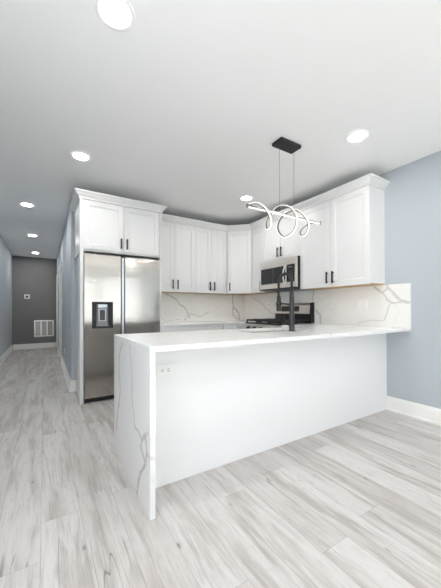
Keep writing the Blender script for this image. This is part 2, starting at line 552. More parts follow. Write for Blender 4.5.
# ------------------------------------------------------------------ the room
WT = 0.115
struct(MB().box(XL - WT, XR + WT, REAR - WT, YH + WT, -0.12, 0.0).build('floor', M['floor']),
       'pale grey wood-look vinyl plank floor running down the hallway', 'floor')
struct(MB().box(XL - WT, XR + WT, REAR - WT, YH + WT, CEIL, CEIL + 0.15).build('ceiling', M['ceiling']),
       'flat white painted ceiling over kitchen and hallway', 'ceiling')
LW0, LW1, LWZ0, LWZ1 = -0.30, 1.20, 0.62, 2.30      # unseen window added to the left wall to light the waterfall end
lw = MB()
lw.box(XL - WT, XL, REAR, LW0, 0, CEIL); lw.box(XL - WT, XL, LW1, YH, 0, CEIL)
lw.box(XL - WT, XL, LW0, LW1, 0, LWZ0); lw.box(XL - WT, XL, LW0, LW1, LWZ1, CEIL)
struct(lw.build('wall_left', M['wall']), 'blue-grey painted wall along the left of the hallway', 'wall')
struct(MB().box(XR, XR + WT, REAR, YB, 0, CEIL).build('wall_right', M['wall']), 'blue-grey painted wall at the end of the peninsula', 'wall')
struct(MB().box(XH, XR + WT, YB, YB + WT, 0, CEIL).build('wall_back', M['wall']), 'wall behind the fridge and the rear run of cabinets', 'wall')
struct(MB().box(XL - WT, XR + WT, YH, YH + WT, 0, CEIL).build('wall_end', M['wall_dark']), 'dark grey wall closing the far end of the hallway', 'wall')
# hall right wall with two door openings
D1, D2, DH = (6.88, 7.78), (8.86, 9.66), 2.04
hw = MB()
ys = [YB + WT, D1[0], D1[1], D2[0], D2[1], YH]
for i in range(0, 6, 2): hw.box(XH, XH + WT, ys[i], ys[i + 1], 0, CEIL)
for d in (D1, D2): hw.box(XH, XH + WT, d[0], d[1], DH, CEIL)
struct(hw.build('wall_hall', M['wall']), 'blue-grey hallway wall on the right with two white door frames', 'wall')
for n_, d, lab in ((1, D1, 'white door and casing halfway down the right side of the hallway'), (2, D2, 'white door and casing at the far end of the right hallway wall')):
    t = thing('door_%d' % n_, lab, 'door', (XH + 0.05, (d[0] + d[1]) / 2, 0), kind='structure')
    mb = MB(frame_of(XH + 0.045, d[1] - 0.02, 0, -pi / 2))
    w = d[1] - d[0] - 0.04
    mb.box(0, w, 0, 0.035, 0.008, DH - 0.022)
    for z0, z1 in ((0.25, 0.95), (1.10, 1.86)):
        for x0, x1 in ((0.11, w / 2 - 0.05), (w / 2 + 0.05, w - 0.11)):
            mb.box(x0, x1, -0.004, 0.0, z0, z1, 0.003)
    slab = mb.build('door_slab', M['trim'], t)
    kb = MB(frame_of(XH + 0.045, d[1] - 0.02, 0, -pi / 2))
    kb.cyl((w - 0.07, 0, 0.95), (w - 0.07, -0.045, 0.95), 0.011); kb.cyl((w - 0.07, -0.04, 0.95), (w - 0.17, -0.04, 0.95), 0.008)
    kb.build('handle', M['black'], slab)
    cs = MB()
    for y0, y1, z0, z1 in ((d[0] - 0.065, d[0] + 0.01, 0, DH + 0.065), (d[1] - 0.01, d[1] + 0.065, 0, DH + 0.065), (d[0] + 0.01, d[1] - 0.01, DH - 0.01, DH + 0.065)):
        cs.box(XH - 0.018, XH - 0.0005, y0, y1, z0, z1, 0.004)
    for y0, y1 in ((d[0], d[0] + 0.02), (d[1] - 0.02, d[1])):
        cs.box(XH, XH + WT, y0, y1, 0, DH)
    cs.box(XH, XH + WT, d[0], d[1], DH - 0.02, DH)
    cs.build('casing', M['trim'], t)

# living-room wall behind the camera, with two windows that light the room
wins = [(0.10, 1.60), (1.68, 3.18)]
WZ0, WZ1 = 0.62, 2.30
rw = MB()
xs = [XL - WT, wins[0][0], wins[0][1], wins[1][0], wins[1][1], XR + WT]
for i in range(0, 6, 2): rw.box(xs[i], xs[i + 1], REAR - WT, REAR, 0, CEIL)
for a, b in wins:
    rw.box(a, b, REAR - WT, REAR, 0, WZ0); rw.box(a, b, REAR - WT, REAR, WZ1, CEIL)
struct(rw.build('wall_rear', M['wall']), 'blue-grey living-room wall behind the camera with two windows', 'wall')
for n_, (a, b) in enumerate(wins):
    t = thing('window_%d' % (n_ + 1), 'white framed living-room window behind the camera, %s' % ('by the hallway side' if n_ == 0 else 'by the peninsula wall side'), 'window',
              ((a + b) / 2, REAR, WZ0), kind='structure')
    f = MB()
    e = 0.05
    f.box(a, a + e, REAR - 0.1, REAR - 0.03, WZ0, WZ1); f.box(b - e, b, REAR - 0.1, REAR - 0.03, WZ0, WZ1)
    f.box(a + e, b - e, REAR - 0.1, REAR - 0.03, WZ0, WZ0 + e); f.box(a + e, b - e, REAR - 0.1, REAR - 0.03, WZ1 - e, WZ1)
    f.box(a + e, b - e, REAR - 0.09, REAR - 0.04, 1.43, 1.48)
    f.build('frame', M['trim'], t)
    MB().box(a + e, b - e, REAR - 0.072, REAR - 0.066, WZ0 + e, 1.43).build('pane', M['glass'], t)
    MB().box(a + e, b - e, REAR - 0.072, REAR - 0.066, 1.48, WZ1 - e).build('pane', M['glass'], t)


t = thing('window_3', 'white framed living-room window in the left wall, beside the camera', 'window', (XL, (LW0 + LW1) / 2, LWZ0), kind='structure')
f = MB()
f.box(XL - 0.1, XL - 0.03, LW0, LW0 + e, LWZ0, LWZ1); f.box(XL - 0.1, XL - 0.03, LW1 - e, LW1, LWZ0, LWZ1)
f.box(XL - 0.1, XL - 0.03, LW0 + e, LW1 - e, LWZ0, LWZ0 + e); f.box(XL - 0.1, XL - 0.03, LW0 + e, LW1 - e, LWZ1 - e, LWZ1)
f.box(XL - 0.09, XL - 0.04, LW0 + e, LW1 - e, 1.43, 1.48)
f.build('frame', M['trim'], t)
MB().box(XL - 0.072, XL - 0.066, LW0 + e, LW1 - e, LWZ0 + e, 1.43).build('pane', M['glass'], t)
MB().box(XL - 0.072, XL - 0.066, LW0 + e, LW1 - e, 1.48, LWZ1 - e).build('pane', M['glass'], t)


def baseboard(name, segs, label):
    """segs: list of (x0,y0,x1,y1, nx,ny) runs along a wall with outward normal n"""
    b = MB()
    for x0, y0, x1, y1, nx, ny in segs:
        for t_, z0, z1 in ((0.015, 0.0, 0.128), (0.010, 0.128, 0.142), (0.006, 0.142, 0.150), (0.024, 0.0, 0.018)):
            b.box(min(x0, x1, x0 + nx * t_, x1 + nx * t_), max(x0, x1, x0 + nx * t_, x1 + nx * t_),
                  min(y0, y1, y0 + ny * t_, y1 + ny * t_), max(y0, y1, y0 + ny * t_, y1 + ny * t_), z0, z1)
    return struct(b.build(name, M['trim']), label, 'baseboard')


baseboard('baseboard_right', [(XR - 0.0005, REAR, XR - 0.0005, PYP - 0.001, -1, 0)], 'white baseboard along the blue-grey wall right of the peninsula')
baseboard('baseboard_left', [(XL + 0.0005, REAR, XL + 0.0005, YH, 1, 0)], 'white baseboard along the left hallway wall')
baseboard('baseboard_end', [(XL + 0.025, YH - 0.0005, XH - 0.001, YH - 0.0005, 0, -1)], 'white baseboard under the vent on the dark end wall')
baseboard('baseboard_hall', [(XH - 0.0005, YB - 0.015, XH - 0.0005, D1[0] - 0.066, -1, 0), (XH - 0.0005, D1[1] + 0.066, XH - 0.0005, D2[0] - 0.066, -1, 0),
                             (XH - 0.015, YB - 0.0005, 0.3705, YB - 0.0005, 0, -1)],
          'white baseboard along the right hallway wall, wrapping the corner by the fridge')

# ------------------------------------------------------------------ cabinets
def shaker(mb_m, x0, x1, z0, z1, t=0.02, rail=0.062, rec=0.007):
    """shaker door in the local XZ plane: front face at y=-t, back at y=0"""
    mb = MB(mb_m)
    b = 0.0018
    o = [(x0, z0), (x1, z0), (x1, z1), (x0, z1)]
    def ring(d, y):
        return [(x0 + d, y, z0 + d), (x1 - d, y, z0 + d), (x1 - d, y, z1 - d), (x0 + d, y, z1 - d)]
    rings = [ring(0, 0), ring(0, -t + b), ring(b, -t), ring(rail, -t), ring(rail + 0.004, -t + 0.003), ring(rail + 0.012, -t + rec), ]
    vs = [p for r in rings for p in r]
    fs = []
    for k_ in range(len(rings) - 1):
        for i in range(4):
            j = (i + 1) % 4
            fs.append((k_ * 4 + i, k_ * 4 + j, k_ * 4 + 4 + j, k_ * 4 + 4 + i))
    last = (len(rings) - 1) * 4
    fs += [(3, 2, 1, 0), (last, last + 1, last + 2, last + 3)]
    mb.add(vs, fs)
    return mb


def bar_pull(mb_m, x, z, L=0.142, vertical=True, y=-0.02):
    mb = MB(mb_m)
    h = L / 2
    if vertical:
        mb.box(x - 0.0085, x + 0.0085, y - 0.037, y - 0.023, z - h, z + h, 0.002)
        for s_ in (-1, 1): mb.box(x - 0.005, x + 0.005, y - 0.024, y - 0.0001, z + s_ * (h - 0.02) - 0.005, z + s_ * (h - 0.02) + 0.005)
    else:
        mb.box(x - h, x + h, y - 0.034, y - 0.023, z - 0.006, z + 0.006, 0.002)
        for s_ in (-1, 1): mb.box(x + s_ * (h - 0.02) - 0.005, x + s_ * (h - 0.02) + 0.005, y - 0.024, y - 0.0001, z - 0.005, z + 0.005)
    return mb


CROWN = [(0.0, 0.0), (0.010, 0.0), (0.010, 0.022), (0.016, 0.026), (0.030, 0.040), (0.046, 0.062), (0.058, 0.070), (0.058, 0.088), (0.0, 0.088)]
CPATH = [(1.347, UPY), (2.042, UPY), (2.645, UPY), (UPX, 3.755), (UPX, RNG1), (UPX, RNG0), (UPX, 1.735), (XR - 0.001, 1.735)]


def crown_piece(path, i0, i1, z, name, parent):
    """the stretch of crown moulding between path points i0 and i1, with mitred joints; the room side is to the right of the path"""
    def nrm(a, b):
        d = Vector((b[0] - a[0], b[1] - a[1])).normalized()
        return Vector((d.y, -d.x))
    mb = MB(); vs = []
    n = len(CROWN)
    for i in range(i0, i1 + 1):
        p = Vector(path[i])
        n0 = nrm(path[i - 1], path[i]) if i > 0 else nrm(path[i], path[i + 1])
        n1 = nrm(path[i], path[i + 1]) if i < len(path) - 1 else n0
        mi = (n0 + n1); mi = mi / (1 + n0.dot(n1))
        for o_, h in CROWN:
            q = p + mi * o_
            vs.append((q.x, q.y, z + h))
    fs = []
    for k_ in range(i1 - i0):
        for j in range(n):
            j2 = (j + 1) % n
            fs.append((k_ * n + j, k_ * n + j2, (k_ + 1) * n + j2, (k_ + 1) * n + j))
    fs += [tuple(range(n)), tuple(reversed(range((i1 - i0) * n, (i1 - i0) * n + n)))]
    mb.add(vs, fs)
    return mb.build(name, M['cab'], parent)


def upper(name, label, loc, rz, w, z0, z1, doors, crown, depth=0.283, group=None, bottom=True):
    """wall cabinet: root at the left end of its door plane; doors = [(x0, x1, handle_x or None, handle_z)]"""
    t = thing(name, label, 'cabinet', (*loc, z0), rz, group)
    F = frame_of(*loc, 0, rz)
    bx = MB(F)
    bx.box(0.0006, w - 0.0006, 0.0205, 0.0205 + depth - 0.0012, z0 + 0.012, z1)
    bx.build('carcass', M['cab'], t)
    if bottom:
        MB(F).box(0.0006, w - 0.0006, 0.0205, 0.0205 + depth - 0.0012, z0 + 0.002, z0 + 0.0119).build('bottom_panel', M['birch'], t)
    F2 = F @ Matrix.Translation((0, 0.02, 0))
    for x0, x1, hx, hz in doors:
        d = shaker(F2, x0 + 0.0015, x1 - 0.0015, z0, z1 - 0.003).build('door', M['cab'], t)
        if hx is not None:
            bar_pull(F2, hx, hz).build('handle', M['black'], d)
    if crown is not None:
        crown_piece(CPATH, crown[0], crown[1], z1, 'crown_molding', t)
    return t


HZ = UZ0 + 0.112
G_UP = 'white wall cabinets'
w = 2.042 - 1.347
upper('upper_cabinet', 'white two-door wall cabinet right beside the stainless fridge', (1.347, UPY), 0, w, UZ0, UZ1,
      [(0, w / 2, w / 2 - 0.040, HZ), (w / 2, w, w / 2 + 0.040, HZ)], (0, 1), group=G_UP)
w = 2.645 - 2.042
upper('upper_cabinet', 'white two-door wall cabinet next to the angled corner cabinet', (2.042, UPY), 0, w, UZ0, UZ1,
      [(0, w / 2, w / 2 - 0.040, HZ), (w / 2, w, w / 2 + 0.040, HZ)], (1, 2), group=G_UP)
w = RNG1 - RNG0
upper('upper_cabinet', 'short white two-door wall cabinet directly above the microwave', (UPX, RNG1), -pi / 2, w, 1.842, UZ1,
      [(0, w / 2, w / 2 - 0.037, 1.955), (w / 2, w, w / 2 + 0.037, 1.955)], (4, 5), group=G_UP)
w = 3.755 - RNG1
upper('upper_cabinet', 'narrow white one-door wall cabinet between corner cabinet and microwave', (UPX, 3.755), -pi / 2, w, UZ0, UZ1,
      [(0, w, w - 0.045, HZ)], (3, 4), group=G_UP)
w = RNG0 - 1.735
upper('upper_cabinet', 'large white two-door wall cabinet between microwave and blue-grey wall', (UPX, RNG0), -pi / 2, w, UZ0, UZ1,
      [(0, w / 2, w / 2 - 0.040, HZ), (w / 2, w, w / 2 + 0.040, HZ)], (5, 7), group=G_UP)
# angled corner cabinet
t = thing('upper_cabinet', 'angled white corner wall cabinet with a single door', 'cabinet', (2.645, UPY, UZ0), 0, G_UP)
A, B = Vector((2.645, UPY)), Vector((UPX, 3.755))
dirv = (B - A).normalized(); back = Vector((-dirv.y, dirv.x))
A2, B2 = A + back * 0.0205, B + back * 0.0205
poly = [(A2.x + 0.001, A2.y), (B2.x, B2.y + 0.001), (XR - 0.001, B2.y + 0.001), (XR - 0.001, YB - 0.001), (A2.x + 0.001, YB - 0.001)]
MB().prism(poly, UZ0 + 0.012, UZ1).build('carcass', M['cab'], t)
MB().prism(poly, UZ0 + 0.002, UZ0 + 0.0119).build('bottom_panel', M['birch'], t)
ang = math.atan2(dirv.y, dirv.x)
F = Matrix.Translation((A2.x, A2.y, 0)) @ Matrix.Rotation(ang, 4, 'Z')
dl = (B2 - A2).length
d = shaker(F, 0.006, dl - 0.006, UZ0, UZ1 - 0.003).build('door', M['cab'], t)
bar_pull(F, 0.055, HZ).build('handle', M['black'], d)
crown_piece(CPATH, 2, 3, UZ1, 'crown_molding', t)

# refrigerator surround: tall side panels, cabinet over the fridge, crown
FC0, FC1, FCZ0, FCZ1 = 0.350, 1.345, 1.812, 2.418
t = thing('refrigerator_cabinet', 'white two-door cabinet with tall side panel enclosing the stainless fridge', 'cabinet', (FC0, FY, 0), 0)
b = MB().box(FC0, FC0 + 0.039, FY + 0.005, FY + 0.045, 0, FCZ1)
b.box(FC0 + 0.021, FC0 + 0.039, FY + 0.045, YB - 0.001, 0, 1.80); b.box(FC0, FC0 + 0.039, FY + 0.045, YB - 0.001, 1.80, FCZ1)
b.build('side_panel', M['cab'], t)
MB().box(FC1 - 0.022, FC1, FY + 0.005, YB - 0.001, 0, FCZ1).build('side_panel', M['cab'], t)
MB().box(FC0 + 0.0395, FC1 - 0.0225, FY + 0.026, YB - 0.001, FCZ0 + 0.001, FCZ1).build('carcass', M['cab'], t)
F = Matrix.Translation((0, FY + 0.025, 0))
mid = 0.850
for x0, x1, hx in ((FC0 + 0.034, mid, mid - 0.036), (mid, FC1 - 0.026, mid + 0.036)):
    d = shaker(F, x0 + 0.0015, x1 - 0.0015, FCZ0 + 0.022, FCZ1 - 0.004, rail=0.06).build('door', M['cab'], t)
    bar_pull(F, hx, FCZ0 + 0.122, 0.13).build('handle', M['black'], d)
crown_piece([(FC0, YB - 0.002), (FC0, FY + 0.004), (FC1, FY + 0.004), (FC1, UPY - 0.062)], 0, 3, FCZ1 - 0.001, 'crown_molding', t)

# base cabinets on the rear run and the corner
def base_cab(label, x0, x1, drawers, y0=3.752, y1=YB - 0.001):
    t = thing('base_cabinet', label, 'cabinet', (x0, y0, 0), 0, 'white base cabinets on the rear wall')
    b = MB(); b.box(x0 + 0.0006, x1 - 0.0006, y0 + 0.0005, y1, 0.10, CT - TH - 0.001); b.box(x0 + 0.0006, x1 - 0.0006, y0 + 0.07, y1, 0, 0.10)
    b.build('carcass', M['cab'], t)
    F = Matrix.Translation((0, y0, 0))
    w = x1 - x0
    n = 2 if w > 0.5 else 1
    dr = MB(F).box(x0 + 0.003, x1 - 0.003, -0.02, -0.0002, 0.735, 0.872, 0.002).build('drawer', M['cab'], t)
    bar_pull(F, (x0 + x1) / 2, 0.80, 0.137, False).build('handle', M['black'], dr)
    for i in range(n):
        a, c = x0 + w * i / n, x0 + w * (i + 1) / n
        d = shaker(F, a + 0.003, c - 0.003, 0.108, 0.728).build('door', M['cab'], t)
        hx = c - 0.045 if i == 0 else a + 0.045
        bar_pull(F, hx, 0.64).build('handle', M['black'], d)
    return t


base_cab('white base cabinet with wide drawer next to the fridge, behind the peninsula', 1.3465, 2.055, 1)
base_cab('narrow white base cabinet in the middle of the rear run', 2.055, 2.365, 1)
t = thing('base_cabinet', 'white corner base cabinet between rear run and gas range', 'cabinet', (2.365, 3.752, 0), 0, 'white base cabinets on the rear wall')
MB().prism([(2.3656, 3.7525), (2.62, 3.7525), (2.62, RNG1 + 0.004), (XR - 0.001, RNG1 + 0.004), (XR - 0.001, YB - 0.001), (2.3656, YB - 0.001)], 0.10, CT - TH - 0.001).build('carcass', M['cab'], t)
d = shaker(Matrix.Translation((0, 3.752, 0)), 2.37, 2.60, 0.108, 0.872).build('door', M['cab'], t)
bar_pull(Matrix.Translation((0, 3.752, 0)), 2.41, 0.70).build('handle', M['black'], d)
MB().prism([(2.3656, 3.82), (2.69, 3.82), (2.69, RNG1 + 0.004), (XR - 0.001, RNG1 + 0.004), (XR - 0.001, YB - 0.001), (2.3656, YB - 0.001)], 0, 0.0995).build('plinth', M['cab'], t)

# peninsula: hollow base, so that the sink can hang in it
t = thing('peninsula_cabinet', 'white panelled peninsula base under the quartz counter', 'cabinet', (PX0 + TH, PYP, 0), 0)
MB().box(PX0 + TH + 0.001, XR - 0.0008, PYP, PYP + 0.018, 0.0, CT - TH - 0.001).build('back_panel', M['panel'], t)
b = MB()
b.box(PX0 + TH + 0.001, PX0 + TH + 0.02, PYP + 0.0185, 2.33, 0.1, CT - TH - 0.001)
b.box(XR - 0.03, XR - 0.0008, PYP + 0.0185, 2.33, 0.1, CT - TH - 0.001)
b.box(PX0 + TH + 0.02, XR - 0.03, PYP + 0.0185, 2.33, 0.1, 0.12)
b.box(PX0 + TH + 0.001, XR - 0.0008, PYP + 0.0185, 2.26, 0.0, 0.0999)
b.box(1.1, 1.12, PYP + 0.0185, 2.33, 0.1201, CT - TH - 0.001); b.box(2.6, 2.62, PYP + 0.0185, 2.33, 0.1201, CT - TH - 0.001)
b.build('carcass', M['cab'], t)
F = frame_of(2.60, 2.331, 0, pi)
for x0, x1 in ((0.0, 0.5), (0.5, 1.0), (1.0, 1.5), (1.5, 2.09)):
    d = shaker(F, x0 + 0.002, x1 - 0.002, 0.108, 0.872).build('door', M['cab'], t)
    bar_pull(F, x1 - 0.05, 0.78).build('handle', M['black'], d)
t = thing('base_cabinet', 'white base cabinet between peninsula and gas range', 'cabinet', (2.63, 2.378, 0), 0)
MB().box(2.64, XR - 0.001, 2.334, RNG0 - 0.004, 0.0, CT - TH - 0.001).build('carcass', M['cab'], t)
shaker(frame_of(2.64, RNG0 - 0.004, 0, -pi / 2), 0.003, 0.27, 0.108, 0.872).build('door', M['cab'], t)

# ------------------------------------------------------------------ quartz worktops and backsplash
SX0, SX1, SY0, SY1 = 1.50, 2.22, 1.902, 2.290       # sink cut-out
t = thing('peninsula_countertop', 'white veined quartz counter with waterfall end on the peninsula', 'countertop', (PX0, PY0, CT), 0)
def slab(mb, x0, x1, y0, y1, hx0, hx1, hy0, hy1, z0, z1):
    o = [(x0, y0), (x1, y0), (x1, y1), (x0, y1)]; h = [(hx0, hy0), (hx1, hy0), (hx1, hy1), (hx0, hy1)]
    vs = [(x, y, z1) for x, y in o] + [(x, y, z1) for x, y in h] + [(x, y, z0) for x, y in o] + [(x, y, z0) for x, y in h]
    fs = []
    for i in range(4):
        j = (i + 1) % 4
        fs += [(i, j, 4 + j, 4 + i), (8 + j, 8 + i, 12 + i, 12 + j), (i, 8 + i, 8 + j, j), (4 + i, 4 + j, 12 + j, 12 + i)]
    mb.add(vs, fs)
mb = MB()
slab(mb, PX0, XR - 0.001, PY0, PY1, SX0, SX1, SY0, SY1, CT - TH, CT)
top = mb.build('worktop', M['counter'], t, bevel=0.0025)
MB().box(2.60, XR - 0.001, PY1 + 0.0002, RNG0 - 0.003, CT - TH, CT).build('return_worktop', M['counter'], t)
MB().box(PX0, PX0 + TH, PY0, PY1, 0.0005, CT - TH - 0.0003).build('waterfall_panel', M['waterfall'], t, bevel=0.002)
t = tag(MB().prism([(1.3465, 3.722), (2.60, 3.722), (2.60, RNG1 + 0.004), (XR - 0.001, RNG1 + 0.004), (XR - 0.001, YB - 0.001), (1.3465, YB - 0.001)], CT - TH, CT).build('rear_countertop', M['counter'], bevel=0.002),
        'white quartz counter along the rear wall and round the corner', 'countertop')
tag(MB().box(1.3465, XR - 0.0145, YB - 0.013, YB - 0.001, CT + 0.0005, UZ0 - 0.001).build('backsplash', M['splash_back']),
    'veined white quartz backsplash on the rear wall beside the fridge', 'backsplash', 'quartz backsplash slabs')
mb = MB()
mb.box(XR - 0.013, XR - 0.001, PY0, RNG0 - 0.002, CT + 0.0005, UZ0 - 0.001)
mb.box(XR - 0.013, XR - 0.001, RNG0 - 0.002, RNG1 + 0.003, 0.60, UZ0 - 0.001)
mb.box(XR - 0.013, XR - 0.001, RNG1 + 0.003, YB - 0.001, CT + 0.0005, UZ0 - 0.001)
tag(mb.build('backsplash', M['splash_right']), 'veined white quartz backsplash behind the range, running to the blue-grey wall', 'backsplash', 'quartz backsplash slabs')

# ------------------------------------------------------------------ refrigerator
t = thing('refrigerator', 'stainless steel side-by-side refrigerator with door dispenser', 'refrigerator', ((FX0 + FX1) / 2, 4.0, 0))
MB().box(FX0 + 0.008, FX1 - 0.008, FY + 0.072, YB - 0.03, 0.03, 1.765, 0.004).build('body', M['darkgrey'], t)
SPL = 0.830
z0, z1 = 0.062, 1.782
fd = MB(); fd.plate_hole(FX0 + 0.003, SPL - 0.018, z0, z1, 0.494, 0.704, 0.905, 1.190, FY, FY + 0.066, depth=0.055)
door_l = fd.build('freezer_door', M['steel'], t, bevel=0.006, seg=3)
rd = MB().box(SPL + 0.030, FX1 - 0.003, FY, FY + 0.066, z0, z1).build('refrigerator_door', M['steel'], t, bevel=0.006, seg=3)
MB().box(SPL - 0.0175, SPL - 0.006, FY + 0.010, FY + 0.060, z0 + 0.02, z1 - 0.02).build('handle_channel', M['blackplastic'], door_l)
MB().box(SPL - 0.0055, SPL + 0.024, FY + 0.004, FY + 0.060, z0 + 0.02, z1 - 0.02, 0.004, 2).build('handle_channel', M['alu'], rd)
MB().box(SPL + 0.0245, SPL + 0.0295, FY + 0.012, FY + 0.060, z0 + 0.02, z1 - 0.02).build('handle_recess', M['blackplastic'], rd)
MB().box(FX0 + 0.01, FX1 - 0.01, FY + 0.03, FY + 0.08, 0.012, 0.055, 0.003).build('toe_grille', M['blackplastic'], t)
for x in (FX0 + 0.06, FX1 - 0.06):
    MB().box(x - 0.045, x + 0.045, FY + 0.02, FY + 0.16, 1.7825, 1.800, 0.005).build('hinge_cover', M['blackplastic'], t)
for x in (FX0 + 0.08, FX1 - 0.08):
    for y in (FY + 0.12, YB - 0.1):
        MB().cyl((x, y, 0), (x, y, 0.03), 0.02).build('foot', M['blackplastic'], t)
# dispenser
dp = MB(); dp.plate_hole(0.480, 0.718, 0.888, 1.208, 0.510, 0.690, 0.915, 1.178, FY - 0.004, FY - 0.0003)
disp = dp.build('water_dispenser', M['blackplastic'], door_l, bevel=0.0015)
door_parts = []
MB().box(0.5305, 0.6695, FY + 0.048, FY + 0.0545, 0.912, 1.186).build('dispenser_recess', M['recessgrey'], door_l)
MB().box(0.4955, 0.530, FY + 0.002, FY + 0.0545, 0.907, 1.188).build('dispenser_side', M['blackplastic'], door_l)
MB().box(0.670, 0.7025, FY + 0.002, FY + 0.0545, 0.907, 1.188).build('dispenser_side', M['blackplastic'], door_l)
MB().box(0.545, 0.655, FY + 0.004, FY + 0.03, 1.135, 1.182, 0.004).build('dispenser_display', M['alu'], door_l)
MB().box(0.556, 0.644, FY + 0.028, FY + 0.04, 0.972, 1.125, 0.004).build('dispenser_paddle', M['alu'], door_l)
MB().box(0.570, 0.630, FY + 0.020, FY + 0.0275, 0.985, 1.11, 0.003).build('dispenser_lever', M['darkgrey'], door_l)
MB().box(0.5305, 0.6695, FY + 0.001, FY + 0.047, 0.908, 0.918, 0.002).build('drip_tray', M['alu'], door_l)

# ------------------------------------------------------------------ microwave over the range
MX, MZ0, MZ1 = 2.868, 1.408, 1.838
t = thing('microwave', 'stainless over-the-range microwave with black window', 'microwave', (MX, RNG1, MZ0), -pi / 2)
F = frame_of(MX, RNG1 - 0.002, 0, -pi / 2)      # local x runs along the front, from the corner towards the camera
W = RNG1 - RNG0 - 0.004
MB(F).box(0, W, 0.034, XR - MX - 0.0145, MZ0 + 0.012, MZ1).build('body', M['blackplastic'], t)
MB(F).box(0.001, W - 0.001, 0.0, 0.033, MZ1 - 0.082, MZ1 - 0.002, 0.003).build('vent_trim', M['steel2'], t)
DWD = 0.575
fr = MB(F); fr.plate_hole(0.001, DWD, MZ0 + 0.012, MZ1 - 0.084, 0.028, 0.548, MZ0 + 0.085, MZ1 - 0.110, 0.0, 0.033, depth=0.006)
door = fr.build('door', M['steel2'], t, bevel=0.0015)
MB(F).box(0.029, 0.547, 0.002, 0.0058, MZ0 + 0.086, MZ1 - 0.111, 0.001).build('door_window', M['blackglass'], door)
MB(F).box(0.300, 0.302, 0.0012, 0.0019, MZ0 + 0.09, MZ1 - 0.115).build('window_line', M['midgrey'], door)
arc = [F @ Vector((0.560, -0.012 - 0.042 * sin(pi * i / 14), MZ0 + 0.04 + (MZ1 - MZ0 - 0.15) * i / 14)) for i in range(15)]
hb = MB(); hb.tube(arc, 0.011, 12)
for i in (0, 14):
    p = F.inverted() @ arc[i]
    q = F @ Vector((p.x, -0.0002, p.z)); hb.cyl(arc[i], q, 0.009)
hb.build('handle', M['steel2'], door)
MB(F).box(DWD + 0.002, W - 0.001, 0.0, 0.033, MZ0 + 0.012, MZ1 - 0.084, 0.002).build('control_frame', M['steel2'], t)
cp = MB(F).box(DWD + 0.005, W - 0.030, -0.003, -0.0002, MZ0 + 0.085, MZ1 - 0.105, 0.001).build('control_panel', M['blackglass'], t)
MB(F).box(DWD + 0.03, W - 0.06, -0.0042, -0.0031, MZ1 - 0.150, MZ1 - 0.130).build('clock_display', M['screen'], cp)
for r_ in range(5):
    for c_ in range(3):
        MB(F).box(DWD + 0.03 + c_ * 0.036, DWD + 0.052 + c_ * 0.036, -0.0036, -0.0031, MZ0 + 0.105 + r_ * 0.03, MZ0 + 0.117 + r_ * 0.03).build('keypad_button', M['darkgrey'], cp)
MB(F).box(0.004, W - 0.004, -0.004, XR - MX - 0.03, MZ0 - 0.004, MZ0 + 0.0115).build('underside_panel', M['blackplastic'], t)

# ------------------------------------------------------------------ gas range
RX = 2.585
t = thing('gas_range', 'stainless gas range with black cooktop and raised control back', 'range', (RX, RNG1, 0), -pi / 2)
F = frame_of(RX, RNG1 - 0.004, 0, -pi / 2)
W = RNG1 - RNG0 - 0.008
DPT = XR - 0.0145 - RX
MB(F).box(0, W, 0.042, DPT, 0.02, 0.905).build('body', M['darkgrey'], t)
od = MB(F).box(0.002, W - 0.002, 0.0, 0.041, 0.215, 0.745, 0.004).build('oven_door', M['steel2'], t)
MB(F).box(0.09, W - 0.09, -0.002, -0.0002, 0.30, 0.60).build('oven_window', M['blackglass'], od)
hb = MB(F); hb.cyl((0.05, -0.045, 0.695), (W - 0.05, -0.045, 0.695), 0.011)
for x in (0.08, W - 0.08): hb.cyl((x, -0.045, 0.695), (x, -0.0002, 0.695), 0.009)
hb.build('handle', M['steel2'], od)
MB(F).box(0.002, W - 0.002, 0.0, 0.041, 0.03, 0.210, 0.004).build('drawer', M['steel2'], t)
MB(F).box(0.0, W, -0.004, 0.041, 0.75, 0.905, 0.004).build('knob_panel', M['steel2'], t)
for i in range(5):
    x = 0.09 + i * (W - 0.18) / 4
    kb = MB(F); kb.cyl((x, -0.0045, 0.845), (x, -0.018, 0.845), 0.026, 0.024); kb.cyl((x, -0.018, 0.845), (x, -0.042, 0.845), 0.021, 0.018)
    kb.build('knob', M['blackplastic'], t)
ct = MB(F).box(0.0, W, -0.006, DPT - 0.075, 0.9055, 0.922, 0.003).build('cooktop', M['blackplastic'], t)
for bx, by in ((0.15, 0.14), (0.15, 0.40), (W / 2, 0.27), (W - 0.15, 0.14), (W - 0.15, 0.40)):
    bb = MB(F); bb.cyl((bx, by, 0.9222), (bx, by, 0.934), 0.046, 0.042); bb.cyl((bx, by, 0.934), (bx, by, 0.941), 0.034, 0.030)
    bb.build('burner', M['iron'], ct)
